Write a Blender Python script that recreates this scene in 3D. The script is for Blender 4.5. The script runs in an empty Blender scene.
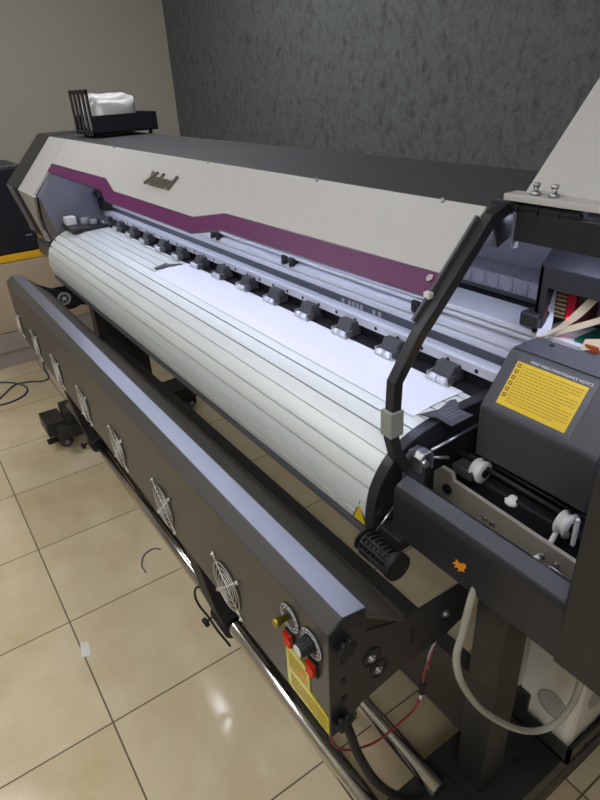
import bpy, bmesh, math, random
from mathutils import Vector, Matrix
random.seed(7)
scn = bpy.context.scene
COL = scn.collection
PI = math.pi

# ------------------------------------------------------------------ materials
def rgb(h):
    h = h.lstrip('#')
    v = [int(h[i:i+2], 16)/255 for i in (0, 2, 4)]
    return tuple((c/12.92 if c <= .04045 else ((c+.055)/1.055)**2.4) for c in v) + (1,)

def mat(name, col, rough=.5, metal=0, var=.06, scale=30, bump=0, bscale=400, spec=.5, coat=0, trans=0, ior=1.45, alpha=1):
    m = bpy.data.materials.new(name); m.use_nodes = True
    nt = m.node_tree; b = nt.nodes['Principled BSDF']
    c = rgb(col) if isinstance(col, str) else col
    tc = nt.nodes.new('ShaderNodeTexCoord')
    n = nt.nodes.new('ShaderNodeTexNoise'); n.inputs['Scale'].default_value = scale; n.inputs['Detail'].default_value = 4
    nt.links.new(tc.outputs['Object'], n.inputs['Vector'])
    mx = nt.nodes.new('ShaderNodeMix'); mx.data_type = 'RGBA'
    mx.inputs[6].default_value = tuple(x*(1-var) for x in c[:3]) + (1,)
    mx.inputs[7].default_value = tuple(min(1, x*(1+var)) for x in c[:3]) + (1,)
    nt.links.new(n.outputs['Fac'], mx.inputs[0]); nt.links.new(mx.outputs[2], b.inputs['Base Color'])
    b.inputs['Roughness'].default_value = rough; b.inputs['Metallic'].default_value = metal
    b.inputs['Specular IOR Level'].default_value = spec
    b.inputs['Coat Weight'].default_value = coat
    b.inputs['Transmission Weight'].default_value = trans; b.inputs['IOR'].default_value = ior
    b.inputs['Alpha'].default_value = alpha
    if bump:
        n2 = nt.nodes.new('ShaderNodeTexNoise'); n2.inputs['Scale'].default_value = bscale
        nt.links.new(tc.outputs['Object'], n2.inputs['Vector'])
        bp = nt.nodes.new('ShaderNodeBump'); bp.inputs['Strength'].default_value = bump; bp.inputs['Distance'].default_value = .001
        nt.links.new(n2.outputs['Fac'], bp.inputs['Height']); nt.links.new(bp.outputs['Normal'], b.inputs['Normal'])
    return m

def emit(name, col, s):
    m = bpy.data.materials.new(name); m.use_nodes = True
    b = m.node_tree.nodes['Principled BSDF']
    b.inputs['Base Color'].default_value = (.8, .8, .8, 1)
    b.inputs['Emission Color'].default_value = rgb(col); b.inputs['Emission Strength'].default_value = s
    return m

M = {}
M['white'] = mat('white_enamel', '#b8b6b1', .38, var=.02, bump=.05)
M['purple'] = mat('purple_enamel', '#5c1650', .4, var=.04, bump=.05)
M['black'] = mat('black_powder_coat', '#252528', .36, var=.12, bump=.12)
M['frame'] = mat('black_stand_paint', '#292826', .45, var=.12, bump=.12)
M['dryer'] = mat('charcoal_powder_coat', '#45423d', .36, var=.06, bump=.1)
M['graph'] = mat('graphite_metal', '#4a4b50', .36, var=.06, bump=.08)
M['strip'] = mat('strip_led_reflection', '#94969c', .34, .7, var=.04)  # paler than the dryer coat, painting in the LED reflection on its top
M['chain'] = mat('chain_grey', '#85868d', .5, var=.04)
M['bezel'] = mat('pale_bezel', '#8c8d98', .35, .3, var=.03)
M['topgrey'] = mat('dark_grey_top', '#3f4042', .55, var=.06, bump=.1)
M['carr'] = mat('carriage_plastic', '#414144', .5, var=.05, bump=.1, bscale=900)
M['inner'] = mat('inner_grey_panel', '#696a72', .5, var=.04)
M['silver'] = mat('anodised_aluminium', '#d3d6db', .38, .3, var=.03)
M['rail'] = mat('white_rail', '#c9cbd0', .4, .15, var=.03)
M['alu'] = mat('platen_aluminium', '#d3d7d2', .42, .12, var=.02)
M['chrome'] = mat('polished_steel', '#c9c6bf', .14, 1, var=.02)
M['guard'] = mat('bright_wire', '#dcdad4', .3, .6, var=.02)
M['steel'] = mat('steel', '#b5b5b5', .3, .9, var=.04)
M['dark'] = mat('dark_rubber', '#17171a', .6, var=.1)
M['encoder'] = mat('encoder_black', '#42464e', .35, var=.05)
M['plastic'] = mat('white_plastic', '#d8d8d4', .4, var=.03)
M['yellow'] = mat('yellow_label', '#d2b01a', .35, var=.05, scale=60)
M['yprint'] = mat('label_print', '#6b5a10', .5)
M['ysoft'] = mat('label_print_soft', '#a38a16', .5)
M['lime'] = mat('yellow_green_label', '#c0b41c', .22, var=.08, scale=40)
M['red'] = mat('red_switch', '#c42a14', .25, var=.05)
M['redw'] = mat('red_wire', '#8e2430', .4)
M['orange'] = mat('orange_emblem', '#d98a1e', .4)
M['greyp'] = mat('grey_print', '#9a9ca0', .5)
M['white_print'] = mat('white_print', '#c8c8c8', .5)
M['cream'] = mat('cream_plate', '#8f887a', .45, .2, var=.08)
M['ribbon'] = mat('ribbon_beige', '#b7aa90', .45, var=.08)
M['redp'] = mat('red_plastic', '#c4203a', .3)
M['green'] = mat('green_board', '#0d4a3a', .4)
M['hose'] = mat('clear_hose', '#b9b8aa', .2, trans=.45, var=.04)
M['bottle'] = mat('milky_plastic', '#d3cfc3', .38, var=.05, scale=8)
M['badge'] = mat('badge_metal', '#7d786c', .35, .5)
M['media'] = mat('white_vinyl', '#e2e2ea', .4, var=.01)
M['tray'] = mat('black_tray', '#22232a', .35, var=.08)
M['bag'] = mat('plastic_wrap', '#cfcfcc', .25, var=.05, scale=20, trans=.1)
M['ytable'] = mat('yellow_edge', '#e2ac22', .4)
M['cab'] = mat('cream_laminate', '#b7a68e', .4, var=.05, scale=6)
M['plinth'] = mat('pale_plinth', '#a39a94', .4, var=.05)
M['blue'] = mat('blue_cable', '#2f3d55', .4)
M['lamp'] = emit('lamp_diffuser', '#f6f8ff', 21.5)
M['led'] = emit('cool_led', '#d6deff', 22)
M['redled'] = emit('red_led', '#ff2020', 6)

# ------------------------------------------------------------------ mesh builder
class MB:
    def __init__(self): self.bm = bmesh.new()
    def box(self, x0, x1, y0, y1, z0, z1, bev=0, mtx=None):
        r = bmesh.ops.create_cube(self.bm, size=1)
        vs = r['verts']
        for v in vs:
            v.co = Vector(((x0+x1)/2+v.co.x*(x1-x0), (y0+y1)/2+v.co.y*(y1-y0), (z0+z1)/2+v.co.z*(z1-z0)))
        if mtx is not None:
            for v in vs: v.co = mtx @ v.co
        if bev:
            es = list({e for v in vs for e in v.link_edges})
            bmesh.ops.bevel(self.bm, geom=es, offset=bev, segments=2, affect='EDGES', profile=.5)
        return self
    def prism(self, poly, o, u, v, d, bev=0):
        """polygon in the (u,v) plane at o, swept by vector d"""
        o, u, v, d = Vector(o), Vector(u), Vector(v), Vector(d)
        a = [self.bm.verts.new(o+u*p[0]+v*p[1]) for p in poly]
        b = [self.bm.verts.new(w.co+d) for w in a]
        n = len(a); fs = []
        fs.append(self.bm.faces.new(a)); fs.append(self.bm.faces.new(b[::-1]))
        for i in range(n):
            j = (i+1) % n
            fs.append(self.bm.faces.new((a[j], a[i], b[i], b[j])))
        bmesh.ops.recalc_face_normals(self.bm, faces=fs)
        if bev:
            es = list({e for f in fs for e in f.edges})
            bmesh.ops.bevel(self.bm, geom=es, offset=bev, segments=2, affect='EDGES', profile=.5)
        return self
    def xprism(self, poly, x0, x1, bev=0):      # polygon of (y,z) swept along x
        return self.prism(poly, (x0, 0, 0), (0, 1, 0), (0, 0, 1), (x1-x0, 0, 0), bev)
    def cyl(self, a, b, r, seg=24, r2=None, cap=True):
        a, b = Vector(a), Vector(b); r2 = r if r2 is None else r2
        d = (b-a).normalized(); t = Vector((0, 0, 1)) if abs(d.z) < .9 else Vector((1, 0, 0))
        u = d.cross(t).normalized(); w = d.cross(u)
        A, B = [], []
        for i in range(seg):
            q = 2*PI*i/seg; e = u*math.cos(q)+w*math.sin(q)
            A.append(self.bm.verts.new(a+e*r)); B.append(self.bm.verts.new(b+e*r2))
        fs = []
        for i in range(seg):
            j = (i+1) % seg; f = self.bm.faces.new((A[i], A[j], B[j], B[i])); f.smooth = True; fs.append(f)
        if cap:
            fs.append(self.bm.faces.new(A[::-1])); fs.append(self.bm.faces.new(B))
        bmesh.ops.recalc_face_normals(self.bm, faces=fs)
        return self
    def lathe(self, prof, c, ax, seg=28):       # prof: (radius, height along ax)
        c, d = Vector(c), Vector(ax).normalized(); t = Vector((0, 0, 1)) if abs(d.z) < .9 else Vector((1, 0, 0))
        u = d.cross(t).normalized(); w = d.cross(u); R = []
        for (r, h) in prof:
            R.append([self.bm.verts.new(c+d*h+(u*math.cos(2*PI*i/seg)+w*math.sin(2*PI*i/seg))*max(r, 1e-4)) for i in range(seg)])
        fs = []
        for k in range(len(R)-1):
            for i in range(seg):
                j = (i+1) % seg; f = self.bm.faces.new((R[k][i], R[k][j], R[k+1][j], R[k+1][i])); f.smooth = True; fs.append(f)
        fs.append(self.bm.faces.new(R[0][::-1])); fs.append(self.bm.faces.new(R[-1]))
        bmesh.ops.recalc_face_normals(self.bm, faces=fs)
        return self
    def torus(self, c, ax, R, r, seg=32, s2=6):
        c, d = Vector(c), Vector(ax).normalized(); t = Vector((0, 0, 1)) if abs(d.z) < .9 else Vector((1, 0, 0))
        u = d.cross(t).normalized(); w = d.cross(u)
        pts = [c+(u*math.cos(2*PI*i/seg)+w*math.sin(2*PI*i/seg))*R for i in range(seg)]
        return self.tube(pts, r, s2, closed=True)
    def tube(self, pts, r, seg=10, closed=False):
        pts = [Vector(p) for p in pts]; n = len(pts); rings = []; nrm = None
        for i, p in enumerate(pts):
            if closed: t = (pts[(i+1) % n]-pts[i-1]).normalized()
            else: t = (pts[min(i+1, n-1)]-pts[max(i-1, 0)]).normalized()
            if nrm is None:
                h = Vector((0, 0, 1)) if abs(t.z) < .9 else Vector((1, 0, 0)); nrm = t.cross(h).normalized()
            else:
                nrm = (nrm-t*nrm.dot(t)).normalized()
            b = t.cross(nrm); rr = r[i] if isinstance(r, (list, tuple)) else r
            rings.append([self.bm.verts.new(p+(nrm*math.cos(2*PI*k/seg)+b*math.sin(2*PI*k/seg))*rr) for k in range(seg)])
        fs = []
        for i in range(n if closed else n-1):
            A, B = rings[i], rings[(i+1) % n]
            off = 0
            if closed and i == n-1:
                off = min(range(seg), key=lambda o: (A[0].co-B[o].co).length)
            for k in range(seg):
                f = self.bm.faces.new((A[k], A[(k+1) % seg], B[(k+1+off) % seg], B[(k+off) % seg])); f.smooth = True; fs.append(f)
        if not closed:
            fs.append(self.bm.faces.new(rings[0][::-1])); fs.append(self.bm.faces.new(rings[-1]))
        bmesh.ops.recalc_face_normals(self.bm, faces=fs)
        return self
    def ribbon(self, pts, wv, th):              # flat strip: path of points, width vector(s), thickness
        pts = [Vector(p) for p in pts]; n = len(pts); R = []
        for i, p in enumerate(pts):
            t = (pts[min(i+1, n-1)]-pts[max(i-1, 0)]).normalized()
            w = Vector(wv[i] if isinstance(wv, list) else wv); nn = t.cross(w).normalized()*th/2
            R.append([self.bm.verts.new(q) for q in (p-w/2-nn, p+w/2-nn, p+w/2+nn, p-w/2+nn)])
        fs = []
        for i in range(n-1):
            for k in range(4):
                fs.append(self.bm.faces.new((R[i][k], R[i][(k+1) % 4], R[i+1][(k+1) % 4], R[i+1][k])))
        fs.append(self.bm.faces.new(R[0][::-1])); fs.append(self.bm.faces.new(R[-1]))
        bmesh.ops.recalc_face_normals(self.bm, faces=fs)
        return self
    def build(self, name, m, parent=None, bevel=0):
        bm = self.bm
        vs = [v.co for v in bm.verts]
        lo = Vector((min(v.x for v in vs), min(v.y for v in vs), min(v.z for v in vs)))
        hi = Vector((max(v.x for v in vs), max(v.y for v in vs), max(v.z for v in vs)))
        o = (lo+hi)/2
        for v in bm.verts: v.co -= o
        me = bpy.data.meshes.new(name); bm.to_mesh(me); bm.free()
        me.materials.append(m)
        ob = bpy.data.objects.new(name, me); COL.objects.link(ob)
        if parent:
            ob.parent = parent; ob.location = o-world(parent)
        else: ob.location = o
        if bevel:
            md = ob.modifiers.new('bevel', 'BEVEL'); md.width = bevel; md.segments = 2; md.limit_method = 'ANGLE'; md.angle_limit = .6
        return ob

def world(o):
    p = Vector(o.location)
    while o.parent: o = o.parent; p += o.location
    return p
def tag(o, label, cat, group=None):
    o['label'] = label; o['category'] = cat
    if group: o['group'] = group
    return o
def thing(name, label, cat, loc, group=None):
    o = bpy.data.objects.new(name, None); COL.objects.link(o); o.location = loc; o.empty_display_size = .05
    return tag(o, label, cat, group)
def lab(o, s): o['label'] = s; return o
def struct(o): o['kind'] = 'structure'; return o

def smooth(pts, k=8):                            # Catmull-Rom through points
    P = [Vector(p) for p in pts]; P = [P[0]*2-P[1]]+P+[P[-1]*2-P[-2]]; out = []
    for i in range(1, len(P)-2):
        for j in range(k):
            t = j/k; a, b, c, d = P[i-1:i+3]
            out.append(.5*((2*b)+(c-a)*t+(2*a-5*b+4*c-d)*t*t+(3*b-a-3*c+d)*t**3))
    out.append(P[-2]); return out

def text(name, body, m, parent, o, u, v, size, depth=.001, shear=0, align='LEFT', off=0):
    cu = bpy.data.curves.new(name, 'FONT'); cu.body = body; cu.size = size; cu.extrude = depth; cu.shear = shear; cu.align_x = align; cu.offset = off
    tmp = bpy.data.objects.new(name, cu); COL.objects.link(tmp)
    dg = bpy.context.evaluated_depsgraph_get(); dg.update()
    me = bpy.data.meshes.new_from_object(tmp.evaluated_get(dg))
    bpy.data.objects.remove(tmp); bpy.data.curves.remove(cu)
    o, u, v = Vector(o), Vector(u).normalized(), Vector(v).normalized(); n = u.cross(v)
    pw = world(parent)
    for w in me.vertices:
        c = w.co; w.co = u*c.x+v*c.y+n*c.z
    me.name = name; me.materials.clear(); me.materials.append(m)
    ob = bpy.data.objects.new(name, me); COL.objects.link(ob); ob.parent = parent; ob.location = o-pw
    return ob

# ------------------------------------------------------------------ camera
F, yaw, pit, roll = 590.8, 2.56616866, .49994313, -.05879877
fw = Vector((math.cos(yaw)*math.cos(pit), math.sin(yaw)*math.cos(pit), -math.sin(pit)))
rt = fw.cross(Vector((0, 0, 1))).normalized(); up = rt.cross(fw)
r2 = math.cos(roll)*rt+math.sin(roll)*up; u2 = -math.sin(roll)*rt+math.cos(roll)*up
cd = bpy.data.cameras.new('camera'); cam = bpy.data.objects.new('camera', cd); COL.objects.link(cam)
mw = Matrix((r2, u2, -fw)).transposed().to_4x4(); mw.translation = (0, 0, 1.55); cam.matrix_world = mw
cd.sensor_fit = 'VERTICAL'; cd.sensor_height = 36; cd.lens = 36*F/800; cd.clip_start = .02
scn.camera = cam

# ------------------------------------------------------------------ the room
RX0, RX1, RY0, RY1, RZ = -4.5, 2.2, -2.4, 1.99, 2.75
def floor_mat():
    m = bpy.data.materials.new('glazed_floor_tile'); m.use_nodes = True; nt = m.node_tree; b = nt.nodes['Principled BSDF']
    tc = nt.nodes.new('ShaderNodeTexCoord'); sx = nt.nodes.new('ShaderNodeSeparateXYZ')
    geo = nt.nodes.new('ShaderNodeNewGeometry'); nt.links.new(geo.outputs['Position'], sx.inputs[0])
    T = .4325
    def line(out, off):
        a = nt.nodes.new('ShaderNodeMath'); a.operation = 'SUBTRACT'; nt.links.new(out, a.inputs[0]); a.inputs[1].default_value = off-T*20
        q = nt.nodes.new('ShaderNodeMath'); q.operation = 'DIVIDE'; nt.links.new(a.outputs[0], q.inputs[0]); q.inputs[1].default_value = T
        f = nt.nodes.new('ShaderNodeMath'); f.operation = 'FRACT'; nt.links.new(q.outputs[0], f.inputs[0])
        s = nt.nodes.new('ShaderNodeMath'); s.operation = 'SUBTRACT'; nt.links.new(f.outputs[0], s.inputs[0]); s.inputs[1].default_value = .5
        ab = nt.nodes.new('ShaderNodeMath'); ab.operation = 'ABSOLUTE'; nt.links.new(s.outputs[0], ab.inputs[0])
        g = nt.nodes.new('ShaderNodeMath'); g.operation = 'GREATER_THAN'; nt.links.new(ab.outputs[0], g.inputs[0]); g.inputs[1].default_value = .5-.0024/T
        fl = nt.nodes.new('ShaderNodeMath'); fl.operation = 'FLOOR'; nt.links.new(q.outputs[0], fl.inputs[0])
        return g, fl
    gx, fx = line(sx.outputs[0], -1.176); gy, fy = line(sx.outputs[1], .080)
    mxx = nt.nodes.new('ShaderNodeMath'); mxx.operation = 'MAXIMUM'
    nt.links.new(gx.outputs[0], mxx.inputs[0]); nt.links.new(gy.outputs[0], mxx.inputs[1])
    cv = nt.nodes.new('ShaderNodeCombineXYZ'); nt.links.new(fx.outputs[0], cv.inputs[0]); nt.links.new(fy.outputs[0], cv.inputs[1])
    wn = nt.nodes.new('ShaderNodeTexWhiteNoise'); nt.links.new(cv.outputs[0], wn.inputs['Vector'])
    n = nt.nodes.new('ShaderNodeTexNoise'); n.inputs['Scale'].default_value = 5; n.inputs['Detail'].default_value = 6; n.inputs['Roughness'].default_value = .6
    nt.links.new(geo.outputs['Position'], n.inputs['Vector'])
    ad = nt.nodes.new('ShaderNodeMath'); ad.operation = 'MULTIPLY_ADD'; nt.links.new(wn.outputs['Value'], ad.inputs[0]); ad.inputs[1].default_value = .25; nt.links.new(n.outputs['Fac'], ad.inputs[2])
    cr = nt.nodes.new('ShaderNodeValToRGB'); nt.links.new(ad.outputs[0], cr.inputs[0])
    cr.color_ramp.elements[0].position = .35; cr.color_ramp.elements[0].color = rgb('#c4b08a')
    cr.color_ramp.elements[1].position = .9; cr.color_ramp.elements[1].color = rgb('#dacdac')
    mx = nt.nodes.new('ShaderNodeMix'); mx.data_type = 'RGBA'; nt.links.new(mxx.outputs[0], mx.inputs[0]); nt.links.new(cr.outputs[0], mx.inputs[6]); mx.inputs[7].default_value = rgb('#5a4d38')
    nt.links.new(mx.outputs[2], b.inputs['Base Color']); b.inputs['Specular IOR Level'].default_value = .75
    rr = nt.nodes.new('ShaderNodeMath'); rr.operation = 'MULTIPLY_ADD'; nt.links.new(mxx.outputs[0], rr.inputs[0]); rr.inputs[1].default_value = .5; rr.inputs[2].default_value = .13
    nt.links.new(rr.outputs[0], b.inputs['Roughness'])
    bp = nt.nodes.new('ShaderNodeBump'); bp.inputs['Strength'].default_value = .25; bp.inputs['Distance'].default_value = .002; bp.invert = True
    nt.links.new(mxx.outputs[0], bp.inputs['Height']); nt.links.new(bp.outputs['Normal'], b.inputs['Normal'])
    return m
def wallpaper():
    m = bpy.data.materials.new('charcoal_wallpaper'); m.use_nodes = True; nt = m.node_tree; b = nt.nodes['Principled BSDF']
    geo = nt.nodes.new('ShaderNodeNewGeometry'); mp = nt.nodes.new('ShaderNodeMapping'); mp.inputs['Scale'].default_value = (30, 30, 17)
    mp.inputs['Rotation'].default_value = (0, .35, 0)
    nt.links.new(geo.outputs['Position'], mp.inputs['Vector'])
    n = nt.nodes.new('ShaderNodeTexNoise'); n.inputs['Scale'].default_value = 1; n.inputs['Detail'].default_value = 5; n.inputs['Roughness'].default_value = .7; n.inputs['Distortion'].default_value = .6
    nt.links.new(mp.outputs[0], n.inputs['Vector'])
    n2 = nt.nodes.new('ShaderNodeTexNoise'); n2.inputs['Scale'].default_value = 60; n2.inputs['Detail'].default_value = 3
    nt.links.new(geo.outputs['Position'], n2.inputs['Vector'])
    cr = nt.nodes.new('ShaderNodeValToRGB'); nt.links.new(n.outputs['Fac'], cr.inputs[0])
    cr.color_ramp.elements[0].position = .30; cr.color_ramp.elements[0].color = rgb('#3f4142')
    cr.color_ramp.elements[1].position = .50; cr.color_ramp.elements[1].color = rgb('#616564')
    mx = nt.nodes.new('ShaderNodeMix'); mx.data_type = 'RGBA'; mx.blend_type = 'OVERLAY'; mx.inputs[0].default_value = .35
    nt.links.new(cr.outputs[0], mx.inputs[6]); nt.links.new(n2.outputs['Fac'], mx.inputs[7])
    nt.links.new(mx.outputs[2], b.inputs['Base Color']); b.inputs['Roughness'].default_value = .7
    bp = nt.nodes.new('ShaderNodeBump'); bp.inputs['Strength'].default_value = .5; bp.inputs['Distance'].default_value = .004
    nt.links.new(n.outputs['Fac'], bp.inputs['Height']); nt.links.new(bp.outputs['Normal'], b.inputs['Normal'])
    return m
M['plaster'] = mat('cream_wall_paint', '#aaa699', .7, var=.02, scale=4, bump=.1)
M['ceil'] = mat('ceiling_paint', '#d8d6d0', .8, var=.02)
struct(MB().box(RX0-.1, RX1+.1, RY0-.1, RY1+.1, -.1, 0).build('floor', floor_mat()))
struct(MB().box(RX0-.1, RX1+.1, RY0-.1, RY1+.1, RZ, RZ+.1).build('ceiling', M['ceil']))
struct(MB().box(RX0-.1, RX0, RY0-.1, RY1+.1, 0, RZ).build('wall_left', M['plaster']))
struct(MB().box(RX1, RX1+.1, RY0-.1, RY1+.1, 0, RZ).build('wall_right', M['plaster']))
struct(MB().box(RX0, RX1, RY1, RY1+.1, 0, RZ).build('wall_back', wallpaper()))
struct(MB().box(RX0, RX1, RY0-.1, RY0, 0, RZ).build('wall_front', M['plaster']))
# recessed ceiling panels
LAMPS = [(-.9, -.7), (-2.7, -.7), (.9, -.7), (1.5, -1.7), (-2.64, 1.0)]  # all out of view; the right front one is added to brighten the bottle
for i, (x, y) in enumerate(LAMPS):
    t = thing('ceiling_light', '', 'ceiling light', (x, y, RZ), 'square ceiling panel lights')
    t['label'] = 'square white ceiling panel light overhead'
    MB().box(x-.3, x+.3, y-.3, y+.3, RZ-.03, RZ-.001, .004).build('frame', M['plastic'], t)
    MB().box(x-.27, x+.27, y-.27, y+.27, RZ-.036, RZ-.028).build('diffuser', M['lamp'], t)

# ------------------------------------------------------------------ printer
P = thing('large_format_printer', 'long white and purple large format printer on a black wheeled stand', 'printer', (-1.7, .75, 0))
XL, XR = -2.88, -.63
# platen with engraved grooves
def arc_profile():
    ctrl = [(.64, .80, 0), (.565, .80, 0), (.546, .835, 0), (.545, .88, 0), (.560, .925, 0), (.600, .966, 0), (.660, .993, 0), (.720, 1.002, 0), (.85, 1.003, 0), (.98, 1.003, 0)]
    return [(p.x, p.y) for p in smooth(ctrl, 10)]
def grooved(prof, step, first, w=.0042, d=.009):
    pts = [Vector((a, b)) for a, b in prof]; L = [0]
    for i in range(1, len(pts)): L.append(L[-1]+(pts[i]-pts[i-1]).length)
    def at(s):
        s = max(0, min(s, L[-1]))
        for i in range(1, len(L)):
            if L[i] >= s:
                k = (s-L[i-1])/max(1e-9, L[i]-L[i-1]); t = (pts[i]-pts[i-1]).normalized()
                return pts[i-1].lerp(pts[i], k), Vector((t.y, -t.x))
        return pts[-1], Vector((0, -1))
    cuts = []; s = first
    while s < L[-1]-.02: cuts.append(s); s += step
    marks = sorted([(l, 0) for l in L if all(abs(l-c) > w for c in cuts)] +
                   [(c-w/2, 0) for c in cuts]+[(c-w/2+.0001, 1) for c in cuts]+[(c+w/2-.0001, 1) for c in cuts]+[(c+w/2, 0) for c in cuts])
    out = []
    for s, dep in marks:
        p, n = at(s); q = p+n*d if dep else p
        out.append((q.x, q.y))
    return out
prof = grooved(arc_profile(), .034, .12)
# make sure grooves go inward (towards the body)
poly = prof+[(.98, .84), (.64, .84)]
platen = MB().xprism(poly, XL, XR).build('platen', M['alu'], P)
lab(platen, 'silver grooved curved platen')
MB().xprism([(.552, .788), (.62, .788), (.62, .802), (.552, .802)], XL, XR, .002).build('trim_bar', M['graph'], P)
# warning triangle sticker on the platen's lower right corner
tri = MB()
tri.prism([(-.021, -.016), (.021, -.016), (0, .032)], (-.660, .5435, .838), (1, 0, 0), (0, 0, 1), (0, .002, 0))
st = lab(tri.build('warning_sticker', M['dark'], platen), 'yellow triangular warning sticker')
MB().prism([(-.017, -.0135), (.017, -.0135), (0, .026)], (-.660, .543, .838), (1, 0, 0), (0, 0, 1), (0, .002, 0)).build('sticker_face', M['yellow'], platen)
# right end plate
ep = [(p.x, p.y) for p in smooth([(.535, .80, 0), (.530, .86, 0), (.540, .92, 0), (.570, .966, 0), (.61, .992, 0), (.66, 1.006, 0), (.74, 1.014, 0), (.90, 1.014, 0)], 6)]+[(.90, .80)]
MB().xprism(ep, XR, -.607, .002).build('end_plate', M['black'], P)
MB().xprism([(.56, .80), (.56, .93), (.60, .965), (.70, .99), (.80, .99), (.80, .80)], XL-.015, XL).build('end_plate', M['black'], P)
# body behind and below the beam
MB().xprism([(.80, .80), (.80, .998), (1.05, .998), (1.05, 1.34), (1.085, 1.34), (1.085, .80)], -2.9, .35).build('rear_panel', M['inner'], P)
# top cover
MB().prism([(-3.44, .757), (-.607, .757), (-.607, .80), (.6, .80), (.6, 1.09), (-3.44, 1.09)], (0, 0, 1.345), (1, 0, 0), (0, 1, 0), (0, 0, .017)).build('top_cover', M['topgrey'], P, .003)
# front cover: slanted sheet
u = Vector((1, 0, 0)); v = Vector((0, .93, 1)).normalized(); nrm = Vector((0, -1, .93)).normalized()
zt = lambda z: (z-1.36)/v.z
O = (0, .755, 1.36)
wp = [(-2.942, zt(1.362)), (-.612, zt(1.362)), (-.612, zt(1.273)), (-1.32, zt(1.271)), (-1.458, zt(1.2465)), (-2.077, zt(1.2465)), (-2.208, zt(1.272)), (-2.942, zt(1.270))]
cover = MB().prism(wp, O, u, v, -nrm*.012).build('front_cover', M['white'], P, .0015)
pp = [(-2.942, zt(1.2695)), (-2.208, zt(1.2715)), (-2.077, zt(1.246)), (-1.458, zt(1.246)), (-1.32, zt(1.2705)), (-.612, zt(1.2725)),
      (-.612, zt(1.243)), (-1.308, zt(1.240)), (-1.441, zt(1.2165)), (-2.10, zt(1.2165)), (-2.197, zt(1.239)), (-2.942, zt(1.240))]
MB().prism(pp, O, u, v, -nrm*.012).build('purple_stripe', M['purple'], cover, .001)
lip = MB()
ps = [(-2.942, 1.240), (-2.197, 1.239), (-2.10, 1.2165), (-1.441, 1.2165), (-1.308, 1.240), (-.612, 1.243)]
for (xa, za), (xb, zb) in zip(ps, ps[1:]):
    a = Vector(O)+u*xa+v*zt(za)-nrm*.0125; b = Vector(O)+u*xb+v*zt(zb)-nrm*.0125
    lip.ribbon([a+Vector((0, .008, .0015)), b+Vector((0, .008, .0015))], Vector((0, .016, 0)), .0015)
lab(lip.build('cover_lip', M['silver'], cover), 'thin pale metal lip under the purple stripe')
for x in (-2.3, -1.55, -1.05, -.70):
    MB().cyl(Vector(O)+u*x+v*.0-nrm*.0, Vector(O)+u*x+v*.0+nrm*.003, .004, 10).build('screw', M['steel'], cover)
MB().cyl(Vector(O)+u*-.633+v*zt(1.264), Vector(O)+u*-.633+v*zt(1.264)+nrm*.003, .006, 12).build('screw', M['steel'], cover)
lg = text('logo_badge', 'Xuland', M['badge'], cover, Vector(O)+u*-1.865+v*zt(1.284)+nrm*.004, u, v, .066, .004, .35)
# left end cap
capw = [(.757, 1.362), (.555, 1.145), (.625, .882)]
cap = MB().prism([(0, 0), (.294, 0), (.294, -.297), (0, -.297)], (-3.24, .757, 1.362), u, Vector((0, -.202, -.217)).normalized()*-1, -nrm*.012).build('left_end_cap', M['white'], P, .0015)
lv = Vector((0, .07, -.263)); ll = lv.length; lv.normalize()
nl = Vector((0, -.263, -.07)).normalized()
low = [(-3.26, 0), (-2.905, 0), (-3.13, .13), (-3.195, .218), (-3.2, .262), (-3.3, .266), (-3.5, .262)]
MB().prism([(-3.262, 0), (-2.905, 0), (-3.10, .12), (-3.17, .20), (-3.17, .262), (-3.25, .268), (-3.56, .255)], (0, .555, 1.145), u, lv, -nl*.012).build('lower_cap', M['white'], cap, .0015)
MB().xprism([(.755, 1.355), (1.09, 1.355), (1.09, .80), (.68, .80), (.64, .885), (.575, 1.143)], -3.24, -2.9).build('end_housing', M['inner'], P)
bz = [(.757, 1.366), (.548, 1.150), (.615, .905), (.66, .86), (1.09, .86), (1.09, 1.366)]
MB().xprism(bz, -3.47, -3.242, .003).build('end_bezel', M['black'], P)
bn = Vector((0, -.245, -.067)).normalized(); bv = Vector((0, .067, -.245)).normalized()
lab(MB().prism([(-3.466, .0), (-3.32, .0), (-3.35, .245), (-3.466, .245)], Vector((0, .548, 1.150))+bn*.0005, u, bv, bn*.002).build('bezel_face', M['bezel'], P), 'pale grey angled face of the end bezel')
MB().box(-3.35, -2.87, .60, .70, .81, .885, .006).build('base_arm', M['graph'], P)
# interior bits at the left end
MB().box(-2.89, -2.72, .64, .80, 1.004, 1.02, .003).build('left_bracket', M['black'], P)
MB().box(-2.86, -2.815, .645, .69, 1.02, 1.055, .004).build('limit_switch', M['plastic'], P)
MB().box(-2.80, -2.775, .70, .74, 1.02, 1.05, .004).build('sensor', M['steel'], P)
MB().box(-2.76, -2.74, .73, .76, 1.02, 1.045, .004).build('sensor', M['steel'], P)
ie = MB(); ie.box(-2.88, -2.80, .82, .88, 1.06, 1.24, .004); ie.box(-2.86, -2.80, .80, .83, 1.17, 1.20, .003); ie.box(-2.86, -2.80, .80, .83, 1.12, 1.15, .003)
ie.build('belt_pulley_housing', M['dark'], P)
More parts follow.
